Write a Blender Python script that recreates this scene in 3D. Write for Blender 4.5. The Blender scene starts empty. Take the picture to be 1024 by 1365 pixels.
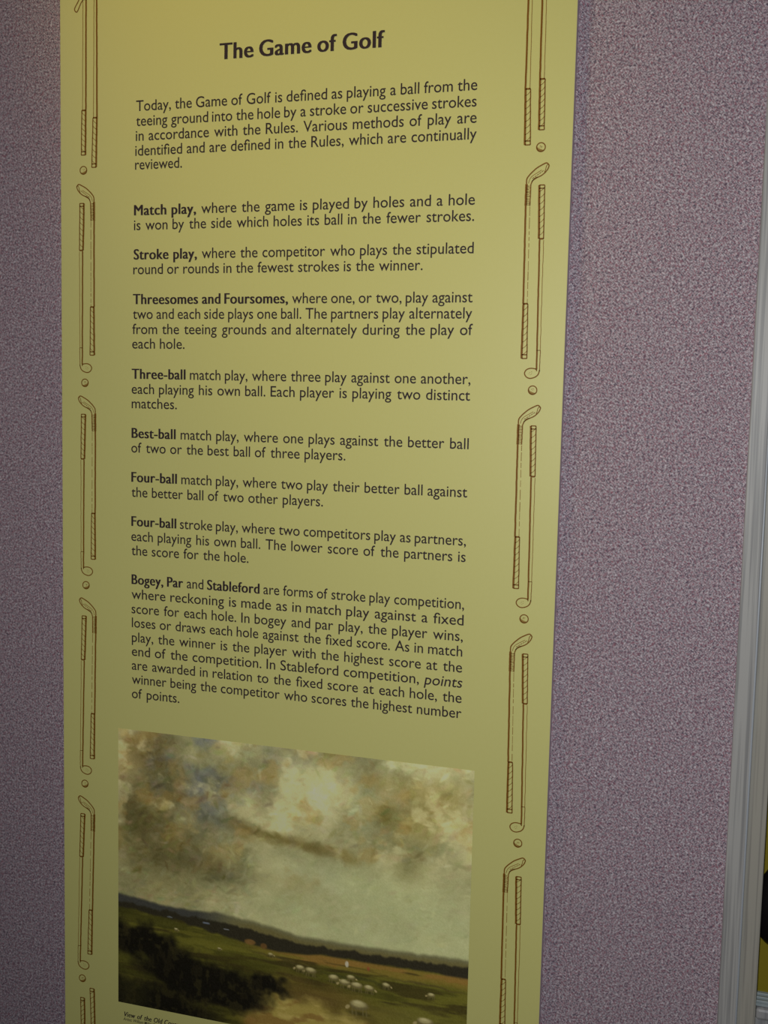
import bpy, bmesh, math, random
import numpy as np
from mathutils import Vector, Matrix

random.seed(7)
scene = bpy.context.scene
C = scene.collection

# ------------------------------------------------------------------ units
# The panel is 0.60 m wide.  Panel units: X from its left edge, Y downwards, 1 unit = 0.60 m
S = 0.60
Z0 = 2.0156
FRONT = -0.012                       # the front face of the board stands 12 mm off the wall
def wx(X): return S * (X - 0.5)
def wz(Y): return Z0 - S * Y

# ------------------------------------------------------------------ camera
cam = bpy.data.cameras.new('camera')
cam.sensor_fit = 'VERTICAL'
cam.sensor_height = 36.0
cam.lens = 1464.04 / 1365.0 * 36.0
cam.clip_start = 0.02
cam_ob = bpy.data.objects.new('camera', cam)
C.objects.link(cam_ob)
rot = [(0.9563096, -0.0228072, 0.29146488),          # right, down, forward in panel axes
       (0.04953121, 0.99517965, -0.08464112),
       (-0.28812949, 0.09537973, 0.95282952)]
def pv(a): return Vector((a[0], a[2], -a[1]))
r_, d_, f_ = (pv(a) for a in rot)
m = Matrix((r_, -d_, -f_)).transposed().to_4x4()
m.translation = Vector((wx(1.26277702), FRONT - S * 1.92804064, wz(0.77576019)))
cam_ob.matrix_world = m
scene.camera = cam_ob

# ------------------------------------------------------------------ world, lights, exposure
world = bpy.data.worlds.new('World')
scene.world = world
world.use_nodes = True
bg = world.node_tree.nodes['Background']
bg.inputs['Color'].default_value = (0.96, 0.93, 1.0, 1)
bg.inputs['Strength'].default_value = 0.022

def lamp(name, kind, loc, target, energy, color, **kw):
    l = bpy.data.lights.new(name, kind)
    l.energy = energy
    l.color = color
    for k, v in kw.items(): setattr(l, k, v)
    o = bpy.data.objects.new(name, l)
    C.objects.link(o)
    o.location = loc
    o.rotation_euler = (Vector(target) - Vector(loc)).to_track_quat('-Z', 'Y').to_euler()
    return o
cl = cam_ob.location
# the flash on the camera
lamp('flash_lamp', 'SPOT', (cl.x - 0.03, cl.y + 0.01, cl.z + 0.05), (0.28, 0, 1.38), 27.5, (0.96, 0.985, 1.0),
     spot_size=math.radians(146), spot_blend=1.0, shadow_soft_size=0.02)
# the warm ceiling spot of the exhibition, up on the left
lamp('ceiling_spot', 'SPOT', (-0.55, -0.85, 2.85), (-0.02, 0, 2.00), 17.0, (1.0, 0.72, 0.10),
     spot_size=math.radians(36), spot_blend=1.0, shadow_soft_size=0.05)
# a weaker, farther spot of the same row, which throws the thin shadow along the panel's right edge
lamp('far_ceiling_spot', 'SPOT', (-2.00, -1.70, 2.60), (0.65, 0, 1.50), 36.0, (1.0, 0.80, 0.62),
     spot_size=math.radians(48), spot_blend=1.0, shadow_soft_size=0.02)
scene.view_settings.view_transform = 'Standard'
scene.view_settings.look = 'None'
scene.view_settings.exposure = 0.0
scene.view_settings.gamma = 1.0
scene.view_settings.use_curve_mapping = False

# ------------------------------------------------------------------ materials
def new_mat(name, color, rough=0.6, spec=0.3):
    mt = bpy.data.materials.new(name)
    mt.use_nodes = True
    b = mt.node_tree.nodes['Principled BSDF']
    b.inputs['Base Color'].default_value = (*color, 1)
    b.inputs['Roughness'].default_value = rough
    b.inputs['Specular IOR Level'].default_value = spec
    return mt
def nd(nt, kind, **kw):
    n = nt.nodes.new(kind)
    for k, v in kw.items(): setattr(n, k, v)
    return n

def flecked_wallpaper():
    mt = new_mat('flecked_wallpaper', (0.3, 0.26, 0.29), 0.75, 0.2)
    nt = mt.node_tree; b = nt.nodes['Principled BSDF']
    tc = nd(nt, 'ShaderNodeTexCoord')
    def flecks(angle, sx, sz, off, lo, hi):
        mp = nd(nt, 'ShaderNodeMapping')
        mp.inputs['Rotation'].default_value = (0, angle, 0)
        mp.inputs['Location'].default_value = off
        mp2 = nd(nt, 'ShaderNodeMapping')
        mp2.inputs['Scale'].default_value = (sx, 1.0, sz)
        nt.links.new(tc.outputs['Object'], mp.inputs['Vector'])
        nt.links.new(mp.outputs['Vector'], mp2.inputs['Vector'])
        n = nd(nt, 'ShaderNodeTexNoise')
        n.inputs['Scale'].default_value = 1.0
        n.inputs['Detail'].default_value = 1.5
        nt.links.new(mp2.outputs['Vector'], n.inputs['Vector'])
        r = nd(nt, 'ShaderNodeMapRange')
        r.inputs['From Min'].default_value = lo
        r.inputs['From Max'].default_value = hi
        nt.links.new(n.outputs['Fac'], r.inputs['Value'])
        return r.outputs['Result']
    col = None
    base = (0.385, 0.332, 0.365)
    cur = None
    def layer(fac, color):
        nonlocal cur
        mx = nd(nt, 'ShaderNodeMix', data_type='RGBA')
        nt.links.new(fac, mx.inputs['Factor'])
        if cur is None: mx.inputs['A'].default_value = (*base, 1)
        else: nt.links.new(cur, mx.inputs['A'])
        mx.inputs['B'].default_value = (*color, 1)
        cur = mx.outputs['Result']
    q = math.pi / 4
    layer(flecks(q, 1120, 320, (0, 0, 0), 0.51, 0.66), (0.76, 0.70, 0.73))
    layer(flecks(-q, 1120, 320, (3, 0, 5), 0.51, 0.66), (0.74, 0.70, 0.74))
    layer(flecks(q * 0.9, 1020, 310, (7, 0, 1), 0.52, 0.63), (0.34, 0.125, 0.165))
    layer(flecks(-q * 1.1, 1020, 310, (2, 0, 9), 0.54, 0.65), (0.31, 0.14, 0.185))
    layer(flecks(q * 1.1, 1150, 320, (1, 0, 4), 0.54, 0.65), (0.09, 0.07, 0.11))
    layer(flecks(-q * 0.9, 1150, 320, (9, 0, 3), 0.54, 0.65), (0.10, 0.075, 0.11))
    nt.links.new(cur, b.inputs['Base Color'])
    return mt

def pale_wood(name, c0, c1, rough, spec):
    mt = new_mat(name, c0, rough, spec)
    nt = mt.node_tree; b = nt.nodes['Principled BSDF']
    tc = nd(nt, 'ShaderNodeTexCoord')
    mp = nd(nt, 'ShaderNodeMapping')
    mp.inputs['Scale'].default_value = (330, 330, 5)
    nt.links.new(tc.outputs['Object'], mp.inputs['Vector'])
    n = nd(nt, 'ShaderNodeTexNoise')
    n.inputs['Scale'].default_value = 1.0
    n.inputs['Detail'].default_value = 3
    nt.links.new(mp.outputs['Vector'], n.inputs['Vector'])
    r = nd(nt, 'ShaderNodeMapRange')
    r.inputs['From Min'].default_value = 0.46
    r.inputs['From Max'].default_value = 0.62
    nt.links.new(n.outputs['Fac'], r.inputs['Value'])
    mx = nd(nt, 'ShaderNodeMix', data_type='RGBA')
    mx.inputs['A'].default_value = (*c0, 1)
    mx.inputs['B'].default_value = (*c1, 1)
    nt.links.new(r.outputs['Result'], mx.inputs['Factor'])
    nt.links.new(mx.outputs['Result'], b.inputs['Base Color'])
    return mt

def paper_mat():
    mt = new_mat('pale_yellow_laminate', (0.70, 0.665, 0.25), 0.45, 0.5)
    nt = mt.node_tree; b = nt.nodes['Principled BSDF']
    tc = nd(nt, 'ShaderNodeTexCoord')
    n = nd(nt, 'ShaderNodeTexNoise')
    n.inputs['Scale'].default_value = 260
    n.inputs['Detail'].default_value = 2
    nt.links.new(tc.outputs['Object'], n.inputs['Vector'])
    mx = nd(nt, 'ShaderNodeMix', data_type='RGBA')
    mx.inputs['A'].default_value = (0.685, 0.650, 0.222, 1)
    mx.inputs['B'].default_value = (0.705, 0.672, 0.240, 1)
    nt.links.new(n.outputs['Fac'], mx.inputs['Factor'])
    nt.links.new(mx.outputs['Result'], b.inputs['Base Color'])
    return mt

M_WALL = flecked_wallpaper()
M_PAPER = paper_mat()
M_EDGE = new_mat('mauve_board_edge', (0.72, 0.60, 0.66), 0.6, 0.3)
M_TEXT = new_mat('dark_plum_ink', (0.036, 0.021, 0.027), 0.6, 0.25)
M_BROWN = new_mat('brown_ink', (0.235, 0.095, 0.006), 0.6, 0.25)
M_BROWN_THIN = new_mat('light_brown_ink', (0.33, 0.185, 0.035), 0.6, 0.25)
M_WOOD = pale_wood('pale_grained_frame', (0.42, 0.41, 0.39), (0.27, 0.265, 0.26), 0.45, 0.4)
M_WOOD_IN = pale_wood('pale_grained_frame_inner', (0.37, 0.35, 0.30), (0.27, 0.255, 0.225), 0.42, 0.45)
M_BEAD = new_mat('blue_grey_bead', (0.42, 0.45, 0.49), 0.35, 0.5)
M_TRACK = new_mat('grey_metal_track', (0.30, 0.35, 0.36), 0.35, 0.5)
M_LOWER = pale_wood('grey_lower_board', (0.33, 0.33, 0.33), (0.25, 0.25, 0.26), 0.4, 0.5)
M_YELLOW = new_mat('mustard_backing', (0.23, 0.18, 0.010), 0.7, 0.2)
M_BLACK = new_mat('black_lacquer', (0.006, 0.005, 0.005), 0.4, 0.35)
M_FLOOR = new_mat('dark_carpet', (0.06, 0.05, 0.055), 0.95, 0.1)

# ------------------------------------------------------------------ helpers
def link_mesh(name, bm, mats, parent=None):
    me = bpy.data.meshes.new(name)
    bm.normal_update()
    bm.to_mesh(me); bm.free()
    for mt in (mats if isinstance(mats, (list, tuple)) else [mats]): me.materials.append(mt)
    o = bpy.data.objects.new(name, me)
    C.objects.link(o)
    if parent is not None: o.parent = parent
    return o
def add_box(bm, x0, x1, y0, y1, z0, z1, bevel=0.0, mat=0):
    r = bmesh.ops.create_cube(bm, size=1.0)
    vs = r['verts']
    for v in vs:
        v.co = Vector((x0 + (v.co.x + 0.5) * (x1 - x0), y0 + (v.co.y + 0.5) * (y1 - y0), z0 + (v.co.z + 0.5) * (z1 - z0)))
    fs = {f for v in vs for f in v.link_faces}
    for f in fs: f.material_index = mat
    if bevel:
        es = list({e for v in vs for e in v.link_edges})
        bmesh.ops.bevel(bm, geom=es, offset=bevel, segments=2, affect='EDGES', profile=0.5)
def thing(name, label, cat, loc=(0, 0, 0)):
    o = bpy.data.objects.new(name, None)
    C.objects.link(o)
    o.location = loc
    o.empty_display_size = 0.05
    o['label'] = label; o['category'] = cat
    return o
def struct(name, bm, mt, label):
    o = link_mesh(name, bm, mt)
    o['kind'] = 'structure'; o['label'] = label; o['category'] = name.split('_')[0]
    return o

# ------------------------------------------------------------------ the room
CX0, CX1 = wx(1.3110), wx(1.3110) + 0.92          # the display case in the wall, outer edges
CZ1 = 2.46
OX0, OX1 = CX0 + 0.010, CX1 - 0.010               # the opening in the wall behind the frame
bm = bmesh.new()
WT = 0.14
add_box(bm, -2.2, OX0, 0, WT, 0, 2.8)
add_box(bm, OX1, 2.2, 0, WT, 0, 2.8)
add_box(bm, OX0, OX1, 0, WT, CZ1 - 0.01, 2.8)
struct('wall_back', bm, M_WALL, 'mauve grey flecked wallpaper wall behind the yellow panel')
bm = bmesh.new(); add_box(bm, -2.2, 2.2, -2.6, WT, -0.05, 0)
struct('floor', bm, M_FLOOR, 'dark carpet floor below the panel')

# ------------------------------------------------------------------ the display case in the wall
case = thing('display_case', 'wall display case with pale grained frame beside the yellow panel', 'display case', ((CX0 + CX1) / 2, 0, 0))
def rel(o, root):
    o.matrix_parent_inverse = Matrix.Translation(-Vector(root.location))
    return o
def case_part(name, bm, mt): 
    o = link_mesh(name, bm, mt, case); rel(o, case); return o
W1, W2 = 0.0180, 0.0195
ZSILL = wz(1.7900)                                  # the front lip of the case floor
BACK = 0.022                                        # the mustard backing: a shallow case
def strip(x0, x1, z0, z1, y0, y1, mt, name):
    b = bmesh.new()
    add_box(b, x0, x1, y0, y1, z0, z1, 0.0012)
    return case_part(name, b, mt)
strip(CX0, CX0 + W1, 0.0, CZ1, -0.011, 0.0, M_WOOD, 'frame_stile')
strip(CX1 - W1, CX1, 0.0, CZ1, -0.011, 0.0, M_WOOD, 'frame_stile')
strip(CX0 + W1 + 0.0012, CX0 + W1 + W2, 0.0, CZ1, -0.0085, BACK, M_WOOD_IN, 'inner_jamb')
strip(CX1 - W1 - W2, CX1 - W1 - 0.0012, 0.0, CZ1, -0.0085, BACK, M_WOOD_IN, 'inner_jamb')
def bead(x, name='bead'):
    b = bmesh.new()
    r = 0.0011
    bmesh.ops.create_cone(b, cap_ends=True, segments=16, radius1=r, radius2=r, depth=CZ1,
                          matrix=Matrix.Translation((x, -0.0100, CZ1 / 2)))
    for f in b.faces: f.smooth = len(f.verts) == 4
    return case_part(name, b, M_BEAD)
bead(CX0 + W1 + 0.0004)
bead(CX1 - W1 - 0.0004)
b = bmesh.new(); add_box(b, CX0 + W1, CX1 - W1, -0.011, BACK, CZ1 - 0.045, CZ1, 0.001); case_part('top_rail', b, M_WOOD)
IX0, IX1 = CX0 + W1 + W2 + 0.0002, CX1 - W1 - W2 - 0.0002
b = bmesh.new()                                     # sliding track on the floor of the case: lips with grooves between
add_box(b, IX0, IX1, -0.004, BACK, ZSILL - 0.006, ZSILL - 0.003)
for y in (-0.004, 0.004, 0.012):
    add_box(b, IX0, IX1, y, y + 0.003, ZSILL - 0.003, ZSILL, 0.0006)
case_part('sliding_track', b, M_TRACK)
b = bmesh.new()
add_box(b, IX0, IX1, -0.009, BACK, ZSILL - 0.019, ZSILL - 0.0065, 0.003)
case_part('sill', b, M_LOWER)
b = bmesh.new()
add_box(b, IX0, IX1, -0.003, BACK, 0.0, ZSILL - 0.0195, 0.001)
case_part('lower_board', b, M_LOWER)
b = bmesh.new()
add_box(b, IX0, IX1, BACK, BACK + 0.012, ZSILL - 0.006, CZ1 - 0.046)
case_part('backing', b, M_YELLOW)

# the black rounded object inside the case
def build_ornament():
    px, pz = wx(1.4150), wz(1.6270)
    root = thing('oval_ornament', 'black rounded ornament against mustard backing inside the display case', 'ornament', (px, BACK, pz))
    bm = bmesh.new()
    n = 40
    prof = [(0.0, -0.015), (0.35, -0.0147), (0.62, -0.0135), (0.82, -0.0105), (0.94, -0.0065), (1.0, -0.0025), (1.0, -0.0002)]
    rings = []
    for rr, y in prof:
        if rr == 0:
            rings.append([bm.verts.new((0, y, 0))]); continue
        ring = []
        for k in range(n):
            a = 2 * math.pi * k / n
            sx = 0.031 * rr * math.cos(a); sz = 0.050 * rr * math.sin(a)
            sx += 0.10 * sz
            ring.append(bm.verts.new((sx, y, sz)))
        rings.append(ring)
    for k in range(n): bm.faces.new((rings[0][0], rings[1][(k + 1) % n], rings[1][k]))
    for a, c in zip(rings[1:], rings[2:]):
        for k in range(n): bm.faces.new((a[k], a[(k + 1) % n], c[(k + 1) % n], c[k]))
    bm.faces.new(list(reversed(rings[-1])))
    bmesh.ops.recalc_face_normals(bm, faces=bm.faces)
    for f in bm.faces: f.smooth = len(f.verts) <= 4
    link_mesh('dome', bm, M_BLACK, root)
    return root
build_ornament()

# ------------------------------------------------------------------ the information panel
PT, PB = -0.135, 2.545                              # top and bottom of the panel
panel = thing('information_panel', 'tall pale yellow golf information panel mounted on the flecked mauve wall', 'information panel',
              (0, 0, wz(PB)))
def part(name, bm, mt, label=None, parent=None):
    o = link_mesh(name, bm, mt, parent or panel)
    if parent is None: o.matrix_parent_inverse = Matrix.Translation(-Vector(panel.location))
    if label: o['label'] = label
    return o
bm = bmesh.new()
add_box(bm, wx(0), wx(1), FRONT, 0.0, wz(PB), wz(PT), 0.0006)
bm.normal_update()
for f in bm.faces:
    f.material_index = 0 if f.normal.y < -0.9 else 1
part('board', bm, [M_PAPER, M_EDGE], 'pale yellow laminated board with mauve edge')

INK = FRONT - 0.00025                               # print lies on the front of the board
def P(X, Y, lift=0.0): return Vector((wx(X), INK - lift, wz(Y)))

# ---- lettering --------------------------------------------------------------
_cache = {}
def glyph_word(word, bold):
    """Flat outline mesh of a word, font size 1: (verts, faces, x0, x1)."""
    key = (word, bold)
    if key in _cache: return _cache[key]
    cu = bpy.data.curves.new('lettering', 'FONT')
    cu.body = word
    cu.fill_mode = 'FRONT'
    cu.resolution_u = 4
    if bold:
        cu.offset = 0.0
        cu.space_character = 1.06
    else:
        cu.offset = 0.004
        cu.space_character = 1.0
    ob = bpy.data.objects.new('lettering', cu)
    C.objects.link(ob)
    bpy.context.view_layer.update()
    me = ob.evaluated_get(bpy.context.evaluated_depsgraph_get()).to_mesh()
    vs = [(v.co.x, v.co.y, 0.0) for v in me.vertices]
    fs = [tuple(p.vertices) for p in me.polygons]
    bpy.data.objects.remove(ob)
    bpy.data.curves.remove(cu)
    if bold:
        V, F = [], []
        for q, dx in enumerate((-0.033, -0.011, 0.011, 0.033)):
            o = len(V)
            V += [(x + dx, y, q * 0.00004) for x, y, _ in vs]; F += [tuple(i + o for i in f) for f in fs]
        vs, fs = V, F
    xs = [v[0] for v in vs]
    _cache[key] = (vs, fs, min(xs), max(xs))
    return _cache[key]

def add_word(bm, word, bold, X, Y, size, sx, slant=0.0, lift=0.0):
    """X is the left edge of the ink."""
    vs, fs, x0, x1 = glyph_word(word, bold)
    nv = [bm.verts.new(P(X + (x - x0) * size * sx + slant * y * size, Y - y * size, lift + q)) for x, y, q in vs]
    for f in fs:
        try: bm.faces.new([nv[i] for i in f])
        except ValueError: pass
    return (x1 - x0) * size * sx

def set_line(bm_reg, bolds, words, XL, XR, Y, size, sx):
    """words: (text, bold, italic).  XR None keeps natural word spaces."""
    ws = []
    for w, bo, it in words:
        _, _, x0, x1 = glyph_word(w, bo)
        ws.append((x1 - x0) * size * (sx * (0.97 if bo else 1.0)))
    nsp = len(words) - 1
    k = 1.0
    if nsp:
        gap = (XR - XL - sum(ws)) / nsp
        want = min(max(gap, 0.0078), 0.0106)            # the printed word spaces vary little
        k = min(max((XR - XL - want * nsp) / sum(ws), 0.90), 1.09)
    else:
        k = (XR - XL) / sum(ws)
    sx *= k
    ws = [w * k for w in ws]
    gap = (XR - XL - sum(ws)) / max(1, nsp)
    x = XL
    for (w, bo, it), ww in zip(words, ws):
        add_word(new_bold(bolds) if bo else bm_reg, w, bo, x, Y, size, sx * (0.97 if bo else 1.0), 0.17 if it else 0.0)
        x += ww + gap

def new_bold(bolds):
    bolds.append(bmesh.new())
    return bolds[-1]

def T(s):
    """*bold*, _italic_ words; the f+i pair is printed as one letter."""
    out = []
    for w in s.split():
        bo = it = False
        if w.startswith('*'): bo, w = True, w[1:]
        if w.startswith('_'): it, w = True, w[1:]
        if not bo: w = w.replace('fi', '\ufb01')
        out.append((w, bo, it))
    return out

# (text, left X, right X, baseline Y)
PARAS = [
 [('Today, the Game of Golf is defined as playing a ball from the', .1663, .8315, .2241),
  ('teeing ground into the hole by a stroke or successive strokes', .1663, .8311, .2519),
  ('in accordance with the Rules. Various methods of play are', .1656, .8320, .2795),
  ('identified and are defined in the Rules, which are continually', .1645, .8329, .3073),
  ('reviewed.', .1642, .2639, .3332)],
 [('*Match *play, where the game is played by holes and a hole', .1619, .8333, .4193),
  ('is won by the side which holes its ball in the fewer strokes.', .1619, .8329, .4472)],
 [('*Stroke *play, where the competitor who plays the stipulated', .1613, .8337, .5031),
  ('round or rounds in the fewest strokes is the winner.', .1605, .7415, .5311)],
 [('*Threesomes *and *Foursomes, where one, or two, play against', .1598, .8344, .5884),
  ('two and each side plays one ball. The partners play alternately', .1598, .8346, .6167),
  ('from the teeing grounds and alternately during the play of', .1587, .8364, .6457),
  ('each hole.', .1584, .2715, .6738)],
 [('*Three-ball match play, where three play against one another,', .1573, .8351, .7325),
  ('each playing his own ball. Each player is playing two distinct', .1573, .8353, .7615),
  ('matches.', .1574, .2557, .7898)],
 [('*Best-ball match play, where one plays against the better ball', .1571, .8354, .8480),
  ('of two or the best ball of three players.', .1566, .6027, .8766)],
 [('*Four-ball match play, where two play their better ball against', .1567, .8354, .9347),
  ('the better ball of two other players.', .1572, .5600, .9643)],
 [('*Four-ball stroke play, where two competitors play as partners,', .1568, .8357, 1.0224),
  ('each playing his own ball. The lower score of the partners is', .1568, .8360, 1.0520),
  ('the score for the hole.', .1573, .4099, 1.0806)],
 [('*Bogey, *Par and *Stableford are forms of stroke play competition,', .1574, .8358, 1.1388),
  ('where reckoning is made as in match play against a fixed', .1574, .8358, 1.1684),
  ('score for each hole. In bogey and par play, the player wins,', .1575, .8353, 1.1978),
  ('loses or draws each hole against the fixed score. As in match', .1582, .8351, 1.2261),
  ('play, the winner is the player with the highest score at the', .1582, .8356, 1.2557),
  ('end of the competition. In Stableford competition, _points', .1582, .8355, 1.2841),
  ('are awarded in relation to the fixed score at each hole, the', .1582, .8364, 1.3125),
  ('winner being the competitor who scores the highest number', .1583, .8369, 1.3412),
  ('of points.', .1583, .2643, 1.3706)],
]
# scale from the height of an ascender
vs, _, _, _ = glyph_word('h', False)
ASC = max(v[1] for v in vs)
_, _, a0, a1 = glyph_word('reviewed.', False)
SIZE = 0.0197 / ASC
SX = 1.05 * (.2639 - .1642) / ((a1 - a0) * SIZE)
print('font asc', ASC, 'SX', SX)
for par in PARAS:
    bmr, bmb = bmesh.new(), []
    for s, xl, xr, y in par:
        set_line(bmr, bmb, T(s), xl, xr, y, SIZE, SX)
    o = part('paragraph_text', bmr, M_TEXT)
    for bw in bmb: part('bold_word', bw, M_TEXT, 'bold word in the paragraph', o)

bm = bmesh.new()
vs, _, _, _ = glyph_word('T', True)
TCAP = max(v[1] for v in vs)
TS = 0.0290 / TCAP
tw = T('*The *Game *of *Golf')
nat = sum(glyph_word(w, True)[3] - glyph_word(w, True)[2] for w, _, _ in tw) * TS + 3 * 0.26 * TS
sxt = (.6611 - .3402) / nat
ws = [(glyph_word(w, True)[3] - glyph_word(w, True)[2]) * TS * sxt for w, _, _ in tw]
gap = (.6611 - .3402 - sum(ws)) / 3
x = .3402
for (w, _, _), ww in zip(tw, ws):
    add_word(bm, w, True, x, .1404, TS, sxt); x += ww + gap
part('title_text', bm, M_TEXT, 'large bold heading of the panel')

bm = bmesh.new()
CS = 0.0105 / TCAP
x = .1390
for w in ('View', 'of', 'the', 'Old', 'Course'):
    x += add_word(bm, w, True, x, 2.0478, CS, 0.80, 0.22) + 0.0048
bm2 = bmesh.new()
x = .1390
for w in ('Artist:', 'William', 'Miller', 'Frazer'):
    x += add_word(bm2, w, False, x, 2.0565, CS * 0.62, 0.82, 0.22) + 0.0026
cap_o = part('caption_text', bm, M_TEXT, 'bold slanted picture caption')
part('credit_line', bm2, M_TEXT, 'tiny slanted credit line', cap_o)

# ---- the line drawings of clubs and balls along both margins ------------------
def ribbon(bm, pts, w, f, mat=0, lift=0.0):
    """A printed line through the points (local units), width w; f maps local to panel units."""
    pts = [Vector((p[0], p[1])) for p in pts]
    n = len(pts)
    L, Rr = [], []
    for i, p in enumerate(pts):
        a = pts[max(0, i - 1)]; c = pts[min(n - 1, i + 1)]
        t = (c - a)
        if t.length == 0: t = Vector((0, 1))
        t.normalize()
        nrm = Vector((-t.y, t.x))
        ww = w[i] if isinstance(w, (list, tuple)) else w
        L.append(bm.verts.new(P(*f(p + nrm * ww / 2), lift)))
        Rr.append(bm.verts.new(P(*f(p - nrm * ww / 2), lift)))
    for i in range(n - 1):
        fc = bm.faces.new((L[i], L[i + 1], Rr[i + 1], Rr[i])); fc.material_index = mat
def smooth(pts, k=4):
    """Catmull-Rom through the points."""
    pts = [Vector((p[0], p[1])) for p in pts]
    out = []
    for i in range(len(pts) - 1):
        p0 = pts[max(0, i - 1)]; p1 = pts[i]; p2 = pts[i + 1]; p3 = pts[min(len(pts) - 1, i + 2)]
        for j in range(k):
            t = j / k
            out.append(0.5 * ((2 * p1) + (-p0 + p2) * t + (2 * p0 - 5 * p1 + 4 * p2 - p3) * t * t + (-p0 + 3 * p1 - 3 * p2 + p3) * t ** 3))
    out.append(pts[-1])
    return out
def dashes(bm, a, c, w, f, rng, on=(0.006, 0.02), off=(0.001, 0.006), mat=1):
    a = Vector(a); c = Vector(c); L = (c - a).length; t = 0.0
    while t < L:
        e = min(L, t + rng.uniform(*on))
        ribbon(bm, [a + (c - a) * (t / L), a + (c - a) * (e / L)], w * rng.uniform(0.7, 1.1), f, mat)
        t = e + rng.uniform(*off)
def wobble(a, c, rng, n=14, amp=0.00022):
    a = Vector(a); c = Vector(c)
    return [a + (c - a) * (i / n) + Vector((rng.uniform(-amp, amp), 0)) for i in range(n + 1)]
THICK, MID, THIN = 0.0033, 0.0020, 0.0012
def grip(bm, xa, xb, ya, yb, f, rng, capside, slope):
    """A wrapped grip between local heights ya < yb; the cap is at 'top' or 'bottom'.  xa, xb are (x at ya, x at yb)."""
    ribbon(bm, wobble((xa[0], ya), (xa[1], yb), rng), THICK * 1.15, f)
    ribbon(bm, wobble((xb[0], ya), (xb[1], yb), rng), MID, f)
    lerp = lambda q, y: q[0] + (q[1] - q[0]) * (y - ya) / (yb - ya)
    n = 8
    for k in range(n):
        y = ya + (yb - ya) * (k + 0.7) / (n + 0.6)
        dy = 0.0036 * slope
        ribbon(bm, smooth([(lerp(xa, y), y + dy), ((lerp(xa, y) + lerp(xb, y)) / 2, y + dy * 0.35), (lerp(xb, y), y - dy)], 3), THIN * 0.85, f, 1)
    ye, yi = (ya, ya + 0.0055) if capside == 'top' else (yb, yb - 0.0065)
    for y in (ye, yi):
        ribbon(bm, [(lerp(xa, y), y), (lerp(xb, y), y)], MID, f)
    yr = yb if capside == 'top' else ya                 # the whipping ring at the shaft end
    ribbon(bm, [(lerp(xa, yr), yr), (lerp(xb, yr), yr)], 0.0030, f)
def rows(bm, xa, xb, ya, yb, n, f, rng):
    for k in range(n):
        y = ya + (yb - ya) * (k + 0.5) / n
        ribbon(bm, [(xa, y + rng.uniform(-.0006, .0006)), (xb + rng.uniform(-.002, .0004), y + 0.0006)], THIN, f, k % 2)

def wood_club(bm, f, rng):
    """Wooden club, head up on the right, shaft down to a grip at the foot."""
    top = [(-.0229, .0610), (-.0225, .0522), (-.0177, .0453), (-.0119, .0397), (-.0055, .0344), (.0026, .0299), (.0091, .0269), (.0124, .0274), (.0148, .0304)]
    low = [(.0150, .0320), (.0128, .0375), (.0081, .0431), (.0023, .0474), (-.0049, .0507), (-.0120, .0552), (-.0151, .0616)]
    inn = [(-.0195, .0598), (-.0175, .0530), (-.0133, .0478), (-.0052, .0428), (.0029, .0380), (.0109, .0322), (.0142, .0300)]
    ribbon(bm, smooth(top), MID * 1.1, f)
    ribbon(bm, smooth([(.0148, .0300)] + low), MID, f)
    ribbon(bm, smooth([(.0128, .0290), (.0105, .0322), (.0095, .0372), (.0075, .0420)]), THIN, f)
    ribbon(bm, smooth(inn[:5]), THIN * 0.9, f, 1)
    ribbon(bm, smooth([(-.0035, .0495), (-.0090, .0515), (-.0140, .0570)]), THIN, f)
    for k in range(5):
        x = -.013 + k * .004
        ribbon(bm, [(x, .0520 - k * .0026), (x + .0028, .0500 - k * .0028)], THIN * .9, f)
    # whipped neck
    ribbon(bm, wobble((-.0230, .0610), (-.0230, .0973), rng), THICK * 1.3, f)
    ribbon(bm, wobble((-.0153, .0616), (-.0160, .0975), rng), MID, f)
    rows(bm, -.0228, -.0158, .0625, .0970, 12, f, rng)
    # shaft
    ribbon(bm, wobble((-.0229, .0973), (-.0217, .2640), rng, 22), THICK, f)
    dashes(bm, (-.0158, .0985), (-.0146, .2640), THIN, f, rng)
    grip(bm, (-.0212, -.0214), (-.0136, -.0120), .2640, .3583, f, rng, 'bottom', 1)
def iron_club(bm, f, rng):
    """Iron club hanging head down beside it, grip at the top."""
    grip(bm, (-.0006, .0020), (.0086, .0101), .0633, .1538, f, rng, 'top', 1)
    ribbon(bm, wobble((.0031, .1554), (.0057, .3770), rng, 26), THICK * .9, f)
    ribbon(bm, wobble((.0101, .1560), (.0110, .3441), rng, 26, .0003), THIN, f, 1)
    ribbon(bm, [(.0050, .3441), (.0113, .3441)], THIN, f)
    ribbon(bm, wobble((.0113, .3441), (.0109, .3800), rng), THIN * 1.1, f)
    head = [(.0060, .3800), (.0041, .3762), (-.0054, .3752), (-.0125, .3782), (-.0153, .3842), (-.0117, .3903), (-.0048, .3926), (.0040, .3900), (.0090, .3850), (.0109, .3780)]
    ribbon(bm, smooth(head), MID, f)
    for a, c in (((-.0060, .3820), (-.0056, .3830)), ((-.0030, .3806), (-.0026, .3818)), ((-.0078, .3842), (-.0072, .3846)), ((-.0034, .3846), (-.0024, .3850)), ((-.0052, .3860), (-.0046, .3866))):
        ribbon(bm, [a, c], THIN * .8, f, 1)
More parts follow.
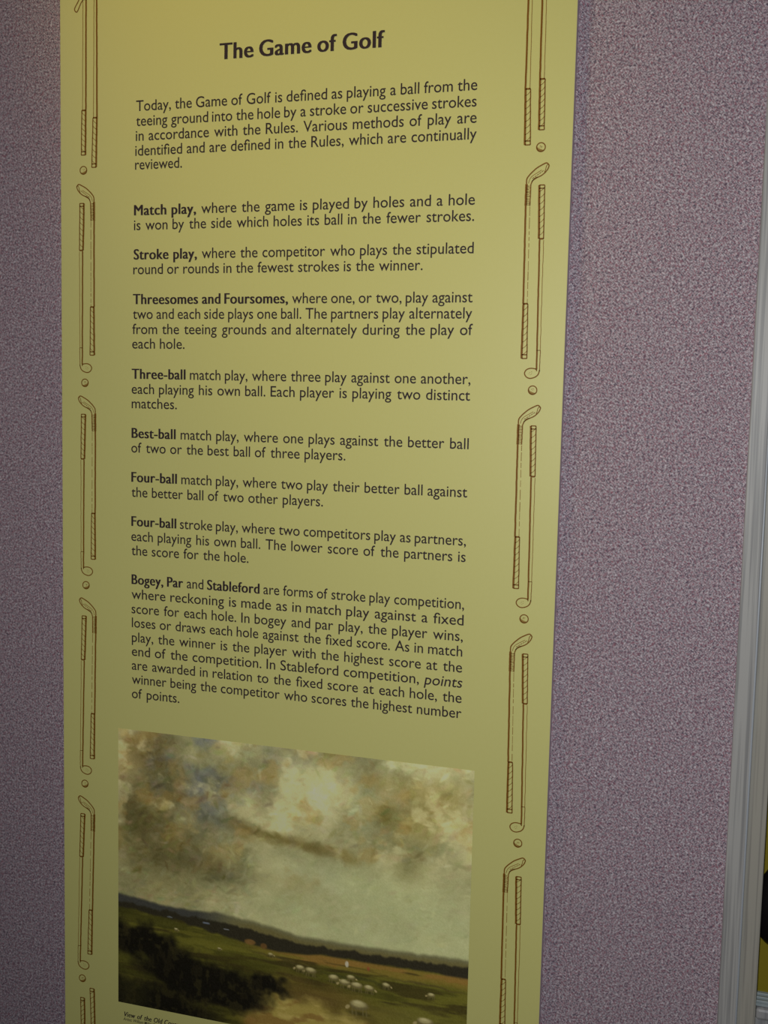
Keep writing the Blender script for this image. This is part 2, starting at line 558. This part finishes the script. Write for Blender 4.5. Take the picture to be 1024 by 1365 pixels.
def end_clubs(bm, which, f, rng):
    """The last pair of clubs of the border, both with grips towards the ball and heads beyond it."""
    if which == 0:
        grip(bm, (-.0055, -.0045), (.0030, .0045), -.1135, -.0290, f, rng, 'bottom', 1)
        ribbon(bm, wobble((-.0058, -.1135), (-.0070, -.3200), rng, 22), THICK, f)
        ribbon(bm, wobble((.0016, -.1135), (.0000, -.3200), rng, 22), THIN, f, 1)
        rows(bm, -.0070, .0000, -.3400, -.3190, 7, f, rng)
        ribbon(bm, smooth([(-.0070, -.3190), (-.0078, -.3420), (-.0055, -.3520), (.0000, -.3440), (.0069, -.3240), (.0165, -.3085), (.0184, -.3035), (.0158, -.2990), (.0119, -.2998), (.0050, -.3130), (-.0010, -.3220), (.0000, -.3300), (.0000, -.3200)]), MID, f)
    else:
        grip(bm, (-.0300, -.0282), (-.0216, -.0186), -.0985, -.0048, f, rng, 'bottom', 1)
        ribbon(bm, wobble((-.0304, -.0985), (-.0300, -.3600), rng, 26), THICK, f)
        ribbon(bm, wobble((-.0226, -.0985), (-.0244, -.3400), rng, 26), THIN, f, 1)
        ribbon(bm, smooth([(-.0300, -.3600), (-.0310, -.3690), (-.0380, -.3740), (-.0460, -.3700), (-.0470, -.3610), (-.0400, -.3570), (-.0300, -.3600), (-.0244, -.3400)]), MID, f)
def ball(bm, f, rng):
    r = 0.0075
    ribbon(bm, [(r * math.cos(a), r * math.sin(a)) for a in [2 * math.pi * k / 28 for k in range(29)]], MID * .95, f)
    # shading strokes along the lower left
    for q, a0, a1 in ((.86, .75, 3.3), (.70, 1.0, 3.0), (.52, 1.3, 2.6)):
        ribbon(bm, [(r * q * math.cos(a), r * q * math.sin(a)) for a in [a0 + (a1 - a0) * k / 10 for k in range(11)]], THIN, f, 1)
    for k in range(5):
        ribbon(bm, [(rng.uniform(-.004, .003), rng.uniform(-.004, .001)), (rng.uniform(-.004, .003), rng.uniform(-.004, .001))][:1] * 1 + [(rng.uniform(-.003, .003), rng.uniform(-.003, .002))], THIN * .35, f, 1)

BALLS_R = [(.9463, .3262), (.9467, .7410), (.9460, 1.1475), (.9490, 1.5620), (.9490, 1.9733)]
BALLS_L = [(.0510, .3300), (.0530, .7420), (.0540, 1.1485), (.0500, 1.5620), (.0425, 1.9830)]
INKS = [M_BROWN, M_BROWN_THIN]
def border(balls, mirror):
    sgn = -1 if mirror else 1
    side = 'left' if mirror else 'right'
    for i, (bx, by) in enumerate(balls):
        rng = random.Random(100 * i + (7 if mirror else 3))
        f = lambda p, bx=bx, by=by: (bx + sgn * p[0], by + p[1])
        bm = bmesh.new(); ball(bm, f, rng); part('golf_ball_drawing', bm, INKS)
        if i < len(balls) - 1:
            nx, ny = balls[i + 1]
            k = (ny - by) / 0.4130
            # the drawing between two balls follows the line that joins them
            g = lambda p, bx=bx, by=by, nx=nx, ny=ny, k=k: (bx + (nx - bx) * p[1] / 0.413 + sgn * (p[0] + SHEAR * (p[1])), by + p[1] * k)
            bm = bmesh.new(); wood_club(bm, g, rng); part('golf_club_drawing', bm, INKS)
            bm = bmesh.new(); iron_club(bm, g, rng); part('golf_club_drawing', bm, INKS)
    for w in (0, 1):
        rng = random.Random(w + 50)
        bx, by = balls[0]
        f = lambda p, bx=bx, by=by: (bx + sgn * p[0], by + p[1])
        bm = bmesh.new(); end_clubs(bm, w, f, rng); part('golf_club_drawing', bm, INKS)
        bx, by = balls[-1]
        f = lambda p, bx=bx, by=by: (bx + sgn * (p[0] + (0.0005 if w else 0)), by - p[1] + 0.0135)
        bm = bmesh.new(); end_clubs(bm, w, f, rng); part('golf_club_drawing', bm, INKS)
SHEAR = 0.0
border(BALLS_R, False)
border(BALLS_L, True)

# ---- the printed landscape ----------------------------------------------------
def landscape(nu, nv):
    rs = np.random.RandomState(11)
    u = np.linspace(0, 1, nu)[None, :].repeat(nv, 0)
    v = np.linspace(0, 1, nv)[:, None].repeat(nu, 1)
    asp = 0.7338 / 0.5843
    def noise(fu, fv):
        gu, gv = int(fu) + 3, int(fv) + 3
        g = rs.rand(gv, gu)
        x = u * fu; y = v * fv
        xi = x.astype(int); yi = y.astype(int)
        a = x - xi; b = y - yi
        a = a * a * (3 - 2 * a); b = b * b * (3 - 2 * b)
        return (g[yi, xi] * (1 - a) + g[yi, xi + 1] * a) * (1 - b) + (g[yi + 1, xi] * (1 - a) + g[yi + 1, xi + 1] * a) * b
    def fbm(fu, fv, n=5, gain=.55):
        s = 0; t = 0; a = 1
        for k in range(n):
            s = s + a * noise(fu * 2 ** k, fv * 2 ** k); t += a; a *= gain
        return s / t
    wu = (fbm(5, 4) - .5) * .16; wv = (fbm(5, 4) - .5) * .16
    fu_ = (fbm(24, 20, 3) - .5); fv_ = (fbm(24, 20, 3) - .5)
    U = u + wu + fu_ * .03; V = v + wv * .8 + fv_ * .03
    img = np.zeros((nv, nu, 3))
    def c(r, g, b): return np.array([r, g, b]) / 255.0
    def mix(mask, col):
        nonlocal img
        img = img * (1 - mask[..., None]) + np.asarray(col) * mask[..., None]
    def blob(cu, cv, ru, rv, ang=0, soft=.6, UU=None, VV=None):
        UU = U if UU is None else UU; VV = V if VV is None else VV
        ca, sa = math.cos(ang), math.sin(ang)
        dx = (UU - cu) * asp; dy = VV - cv
        a = (dx * ca + dy * sa) / (ru * asp); b = (-dx * sa + dy * ca) / rv
        d = np.sqrt(a * a + b * b)
        t = np.clip((1 - d) / soft, 0, 1)
        return t * t * (3 - 2 * t)
    # sky, broad tones (as the print looks on the wall, before the light is taken out)
    img[:] = c(128, 125, 88)
    mix(np.clip((v - .30) / .3, 0, 1) * np.clip((u - .25) / .4, 0, 1), c(140, 142, 102))
    for a in [(.10, .30, .24, .36, 0, c(84, 76, 44), .85), (.16, .45, .28, .10, .1, c(70, 66, 42), .75), (.32, .18, .22, .16, .2, c(96, 92, 66), .8),
              (.05, .08, .16, .10, 0, c(112, 98, 60), .7), (.30, .22, .10, .10, .5, c(92, 95, 88), .7), (.24, .30, .07, .12, .4, c(90, 94, 80), .5),
              (.45, .20, .20, .15, .25, c(150, 145, 104), .85), (.60, .12, .16, .13, 0, c(160, 155, 110), .8), (.57, .17, .08, .07, .5, c(176, 172, 132), .7), (.40, .20, .09, .06, .5, c(146, 140, 100), .8),
              (.50, .305, .20, .040, .18, c(88, 78, 40), .9), (.40, .26, .16, .035, .25, c(84, 76, 42), .7), (.66, .33, .10, .035, .2, c(104, 92, 48), .7),
              (.90, .18, .14, .16, .2, c(112, 102, 56), .8), (.84, .08, .16, .06, .1, c(122, 112, 66), .7), (.78, .18, .05, .06, 0, c(98, 92, 46), .7),
              (.72, .17, .07, .10, .2, c(132, 138, 104), .75), (.10, .20, .07, .07, .3, c(128, 120, 80), .7), (.22, .27, .05, .09, -.5, c(136, 130, 92), .8),
              (.30, .29, .04, .08, -.6, c(122, 116, 80), .7), (.30, .45, .14, .06, .1, c(98, 96, 70), .7), (.15, .57, .22, .07, .08, c(110, 106, 70), .7),
              (.45, .45, .22, .07, .15, c(126, 122, 84), .7), (.60, .43, .24, .08, .1, c(146, 148, 110), .8), (.80, .44, .28, .12, .1, c(140, 143, 102), .8),
              (.50, .55, .20, .06, .12, c(124, 126, 88), .6), (.86, .33, .08, .10, 0, c(110, 106, 64), .5), (.93, .48, .12, .09, 0, c(132, 136, 98), .6)]:
        mix(blob(*a[:5], .9) * a[6], a[5])
    n1 = fbm(9, 7) - .5; n2 = fbm(7, 6) - .5
    img += (n1 * .34)[..., None] * np.array([1, .95, .75]) * np.clip(1.25 - 1.1 * np.clip((v - .2) / .3, 0, 1) * np.clip((u - .3) / .3, 0, 1), .25, 1)[..., None]
    mix(blob(.12, .42, .38, .24, 0, .9) * .45, c(90, 84, 48))
    mix(blob(.92, .14, .14, .14, 0, .9) * .5, c(112, 102, 56))
    bl = np.clip(fbm(8, 7) - .56, 0, 1) * 3.5 * np.clip((.5 - v) / .3, 0, 1) * np.clip((.62 - u) / .3, 0, 1)
    mix(np.clip(bl, 0, .55), c(76, 82, 92))
    wh = np.clip(fbm(14, 12) - .60, 0, 1) * 5 * np.clip((.42 - v) / .2, 0, 1)
    mix(np.clip(wh, 0, .5), c(176, 170, 126))
    och = np.clip(fbm(11, 9) - .58, 0, 1) * 4 * np.clip((.5 - v) / .2, 0, 1)
    mix(np.clip(och, 0, .4), c(128, 104, 52))
    # brush dabs over the sky
    for k in range(4200):
        cu = rs.rand(); cv = rs.rand() * .66
        ln = rs.uniform(.008, .030); wd = ln * rs.uniform(.22, .5); an = rs.normal(-.35, .6)
        x0 = int(max(0, (cu - ln) * nu)); x1 = int(min(nu, (cu + ln) * nu + 1)); y0 = int(max(0, (cv - ln) * nv)); y1 = int(min(nv, (cv + ln) * nv + 1))
        if x1 - x0 < 2 or y1 - y0 < 2: continue
        su, sv = u[y0:y1, x0:x1], v[y0:y1, x0:x1]
        dx = (su - cu) * asp; dy = sv - cv
        a = (dx * math.cos(an) + dy * math.sin(an)) / ln; b = (-dx * math.sin(an) + dy * math.cos(an)) / wd
        msk = np.clip(1 - (a * a + b * b), 0, 1) * rs.uniform(.2, .6)
        calm = 1.0 if not (cv > .33 and cu > .4) else .45
        colr = img[min(nv - 1, int(cv * nv)), min(nu - 1, int(cu * nu))] + np.clip(rs.normal(0, .055), -.085, .085) * calm + rs.normal(0, .014 * calm, 3)
        img[y0:y1, x0:x1] = img[y0:y1, x0:x1] * (1 - msk[..., None]) + colr * msk[..., None]
    # land
    def line(pts): return np.interp(u, [p[0] for p in pts], [p[1] for p in pts])
    def below(y, soft): 
        t = np.clip((v - y) / soft + .5, 0, 1); return t * t * (3 - 2 * t)
    ed = (fbm(30, 2, 3) - .5) * .012
    hill = line([(0, .598), (.08, .607), (.18, .618), (.30, .609), (.42, .620), (.55, .640), (.70, .640), (.85, .632), (1, .626)])
    mix(below(hill + ed, .016), c(86, 84, 58))
    mix(below(hill + ed, .014) * np.clip((.36 - u) / .12, 0, 1), c(48, 48, 44))
    mix(below(hill + .012 + ed, .02) * np.clip((u - .30) / .1, 0, 1), c(82, 76, 44))
    tree = line([(0, .622), (.15, .633), (.25, .640), (.36, .642), (.46, .655), (.56, .668), (.70, .663), (.85, .656), (1, .648)])
    ed2 = (fbm(46, 2, 4) - .5) * .022
    fld = tree + line([(0, .022), (.2, .026), (.35, .052), (.48, .052), (.6, .028), (.8, .034), (1, .040)])
    mix(below(tree + ed2, .010), c(34, 31, 20))
    field = below(fld + (fbm(36, 3, 3) - .5) * .012, .012)
    g1 = fbm(5, 26, 5); g2 = fbm(8, 40, 4)
    grass = c(66, 64, 20)[None, None] * np.ones((nv, nu, 1)) + ((g1 - .5) * .20)[..., None] * np.array([1, 1, .4])
    grass = grass * (1 - .22 * np.clip((.35 - u) / .35, 0, 1))[..., None]
    img = img * (1 - field[..., None]) + grass * field[..., None]
    # ochre strip under the trees on the right
    strip_ = below(fld, .01) * (1 - below(fld + line([(0, 0), (.3, .008), (.5, .030), (.75, .036), (1, .040)]) + (fbm(20, 3) - .5) * .02, .02)) * np.clip((u - .35) / .2, 0, 1)
    mix(strip_ * .85, c(112, 84, 38))
    mix(np.clip((g2 - .52) * 6, 0, .55) * field, c(88, 84, 28))
    mix(np.clip((fbm(7, 44, 4) - .54) * 7, 0, .75) * field, c(44, 38, 14))
    mix(blob(.70, .755, .16, .010, .06, .9, u + fu_ * .02, v + fv_ * .02) * .8, c(46, 46, 18))
    mix(blob(.50, .735, .16, .008, .10, .9, u + fu_ * .02, v + fv_ * .02) * .7, c(52, 46, 22))
    mix(blob(.90, .735, .16, .007, .02, .9, u + fu_ * .02, v + fv_ * .02) * .7, c(58, 50, 24))
    # brown rough and sandy ground in the foreground
    mix(blob(.62, .85, .34, .085, .05, .9) * .75, c(82, 66, 30))
    mix(blob(.86, .86, .26, .10, .05, .9) * .55, c(88, 84, 36))
    sand = np.maximum(blob(.55, .935, .21, .10, .12, .5), blob(.66, .985, .34, .12, .05, .45))
    mix(sand * .95, c(128, 114, 56))
    mix(np.clip((fbm(16, 30, 4) - .52) * 5, 0, .6) * sand, c(148, 132, 76))
    mix(np.clip((fbm(12, 24, 4) - .56) * 6, 0, .6) * sand, c(92, 66, 30))
    mix(blob(.40, 1.0, .07, .07, 0, .8) * .6, c(104, 70, 34))
    # dark gorse on the left
    bu = u + wu * .5 + fu_ * .07; bv = v + wv * .4 + fv_ * .07
    bush = np.maximum.reduce([blob(.06, .76, .16, .09, .1, .5, bu, bv), blob(.20, .85, .20, .12, .2, .5, bu, bv), blob(.33, .87, .17, .10, .1, .5, bu, bv), blob(.45, .83, .10, .040, .1, .6, bu, bv), blob(.12, .98, .26, .10, 0, .6, bu, bv)])
    mix(bush * .97, c(11, 9, 4))
    mix(np.clip((fbm(40, 30, 4) - .56) * 6, 0, .55) * bush, c(42, 38, 16))
    mix(blob(.05, .96, .10, .10, 0, .8) * .5, c(42, 40, 16))
    mix(np.clip((fbm(60, 18, 3) - .60) * 6, 0, .28) * bush, c(46, 40, 18))
    mix(blob(.90, .97, .05, .05, 0, .8, bu, bv) * .8, c(52, 50, 22))
    # small far buildings and walls
    for cu, cv, ru, rv, col in ((.16, .653, .010, .0035, c(92, 98, 104)), (.27, .652, .014, .004, c(88, 96, 110)), (.33, .662, .010, .003, c(110, 114, 120)), (.40, .692, .020, .012, c(104, 76, 38)), (.44, .698, .012, .012, c(88, 62, 30))):
        mix(blob(cu, cv, ru, rv, 0, .4, u, v) * .8, col)
    # grazing flock: pale backs with a darker belly, legs and a lowered head
    def ewe(cu, cv, s, d=1, legs=True):
        q = u + fu_ * .004; w_ = v + fv_ * .004
        mix(blob(cu, cv + s * .95, s * 1.5, s * .35, 0, .8, q, w_) * .7, c(44, 40, 16))
        if legs:
            for k in (-.55, -.25, .35, .62):
                mix(blob(cu + k * s, cv + s * .85, s * .11, s * .52, 0, .5, q, w_) * .75, c(84, 76, 44))
        mix(blob(cu, cv + s * .10, s * .95, s * .60, 0, .35, q, w_), c(84, 76, 46))
        mix(blob(cu - .04 * s, cv - s * .08, s * .86, s * .48, 0, .6, q, w_), c(132, 124, 84))
        mix(blob(cu - .1 * s, cv - s * .22, s * .55, s * .26, 0, .9, q, w_) * .7, c(158, 150, 110))
        mix(blob(cu + d * s * .98, cv + s * .42, s * .30, s * .24, d * .7, .4, q, w_), c(124, 112, 74))
    for cu, cv, s, d in ((.575, .752, .020, -1), (.545, .749, .017, -1), (.640, .762, .019, 1), (.672, .772, .020, -1), (.704, .776, .021, -1), (.738, .778, .018, 1), (.688, .752, .015, 1), (.785, .756, .014, 1), (.905, .764, .013, -1), (.460, .722, .010, 1), (.18, .692, .008, 1), (.31, .735, .007, 1)):
        ewe(cu, cv, s, d)
    ewe(.712, .842, .033, -1)
    ewe(.892, .858, .028, -1)
    mix(blob(.676, .710, .006, .013, 0, .4, u, v) * .9, c(150, 146, 130))
    mix(blob(.735, .713, .005, .009, 0, .4, u, v) * .8, c(110, 56, 34))
    img += rs.normal(0, .010, (nv, nu, 1))
    img = np.clip(img, 0.004, 1)
    lin = np.where(img <= .04045, img / 12.92, ((img + .055) / 1.055) ** 2.4)
    # one tone for the whole print: from the look in the photograph to the ink itself
    return np.clip(lin * PRINT_GAIN, 0, .92)
PRINT_GAIN = np.array([3.05, 3.00, 2.80])
NU, NV = 440, 350
cols = landscape(NU, NV)
px0, px1, py0, py1 = .1275, .8648, 1.4365, 2.0184
me = bpy.data.meshes.new('landscape_picture')
uu, vv = np.meshgrid(np.linspace(0, 1, NU), np.linspace(0, 1, NV))
co = np.stack([S * (px0 + (px1 - px0) * uu - .5), np.full_like(uu, INK), Z0 - S * (py0 + (py1 - py0) * vv)], -1).reshape(-1, 3)
idx = np.arange(NU * NV).reshape(NV, NU)
quads = np.stack([idx[:-1, :-1], idx[1:, :-1], idx[1:, 1:], idx[:-1, 1:]], -1).reshape(-1, 4)
me.from_pydata(co.tolist(), [], quads.tolist())
at = me.color_attributes.new('print', 'FLOAT_COLOR', 'POINT')
at.data.foreach_set('color', np.concatenate([cols.reshape(-1, 3), np.ones((NU * NV, 1))], 1).astype(np.float32).ravel())
M_PIC = new_mat('printed_landscape', (.3, .3, .2), .55, .35)
nt = M_PIC.node_tree
an = nt.nodes.new('ShaderNodeAttribute'); an.attribute_name = 'print'
nt.links.new(an.outputs['Color'], nt.nodes['Principled BSDF'].inputs['Base Color'])
me.materials.append(M_PIC)
pic = bpy.data.objects.new('landscape_picture', me)
C.objects.link(pic)
pic.parent = panel
pic.matrix_parent_inverse = Matrix.Translation(-Vector(panel.location))
pic['label'] = 'painted landscape with cloudy sky, dark gorse and grazing sheep'
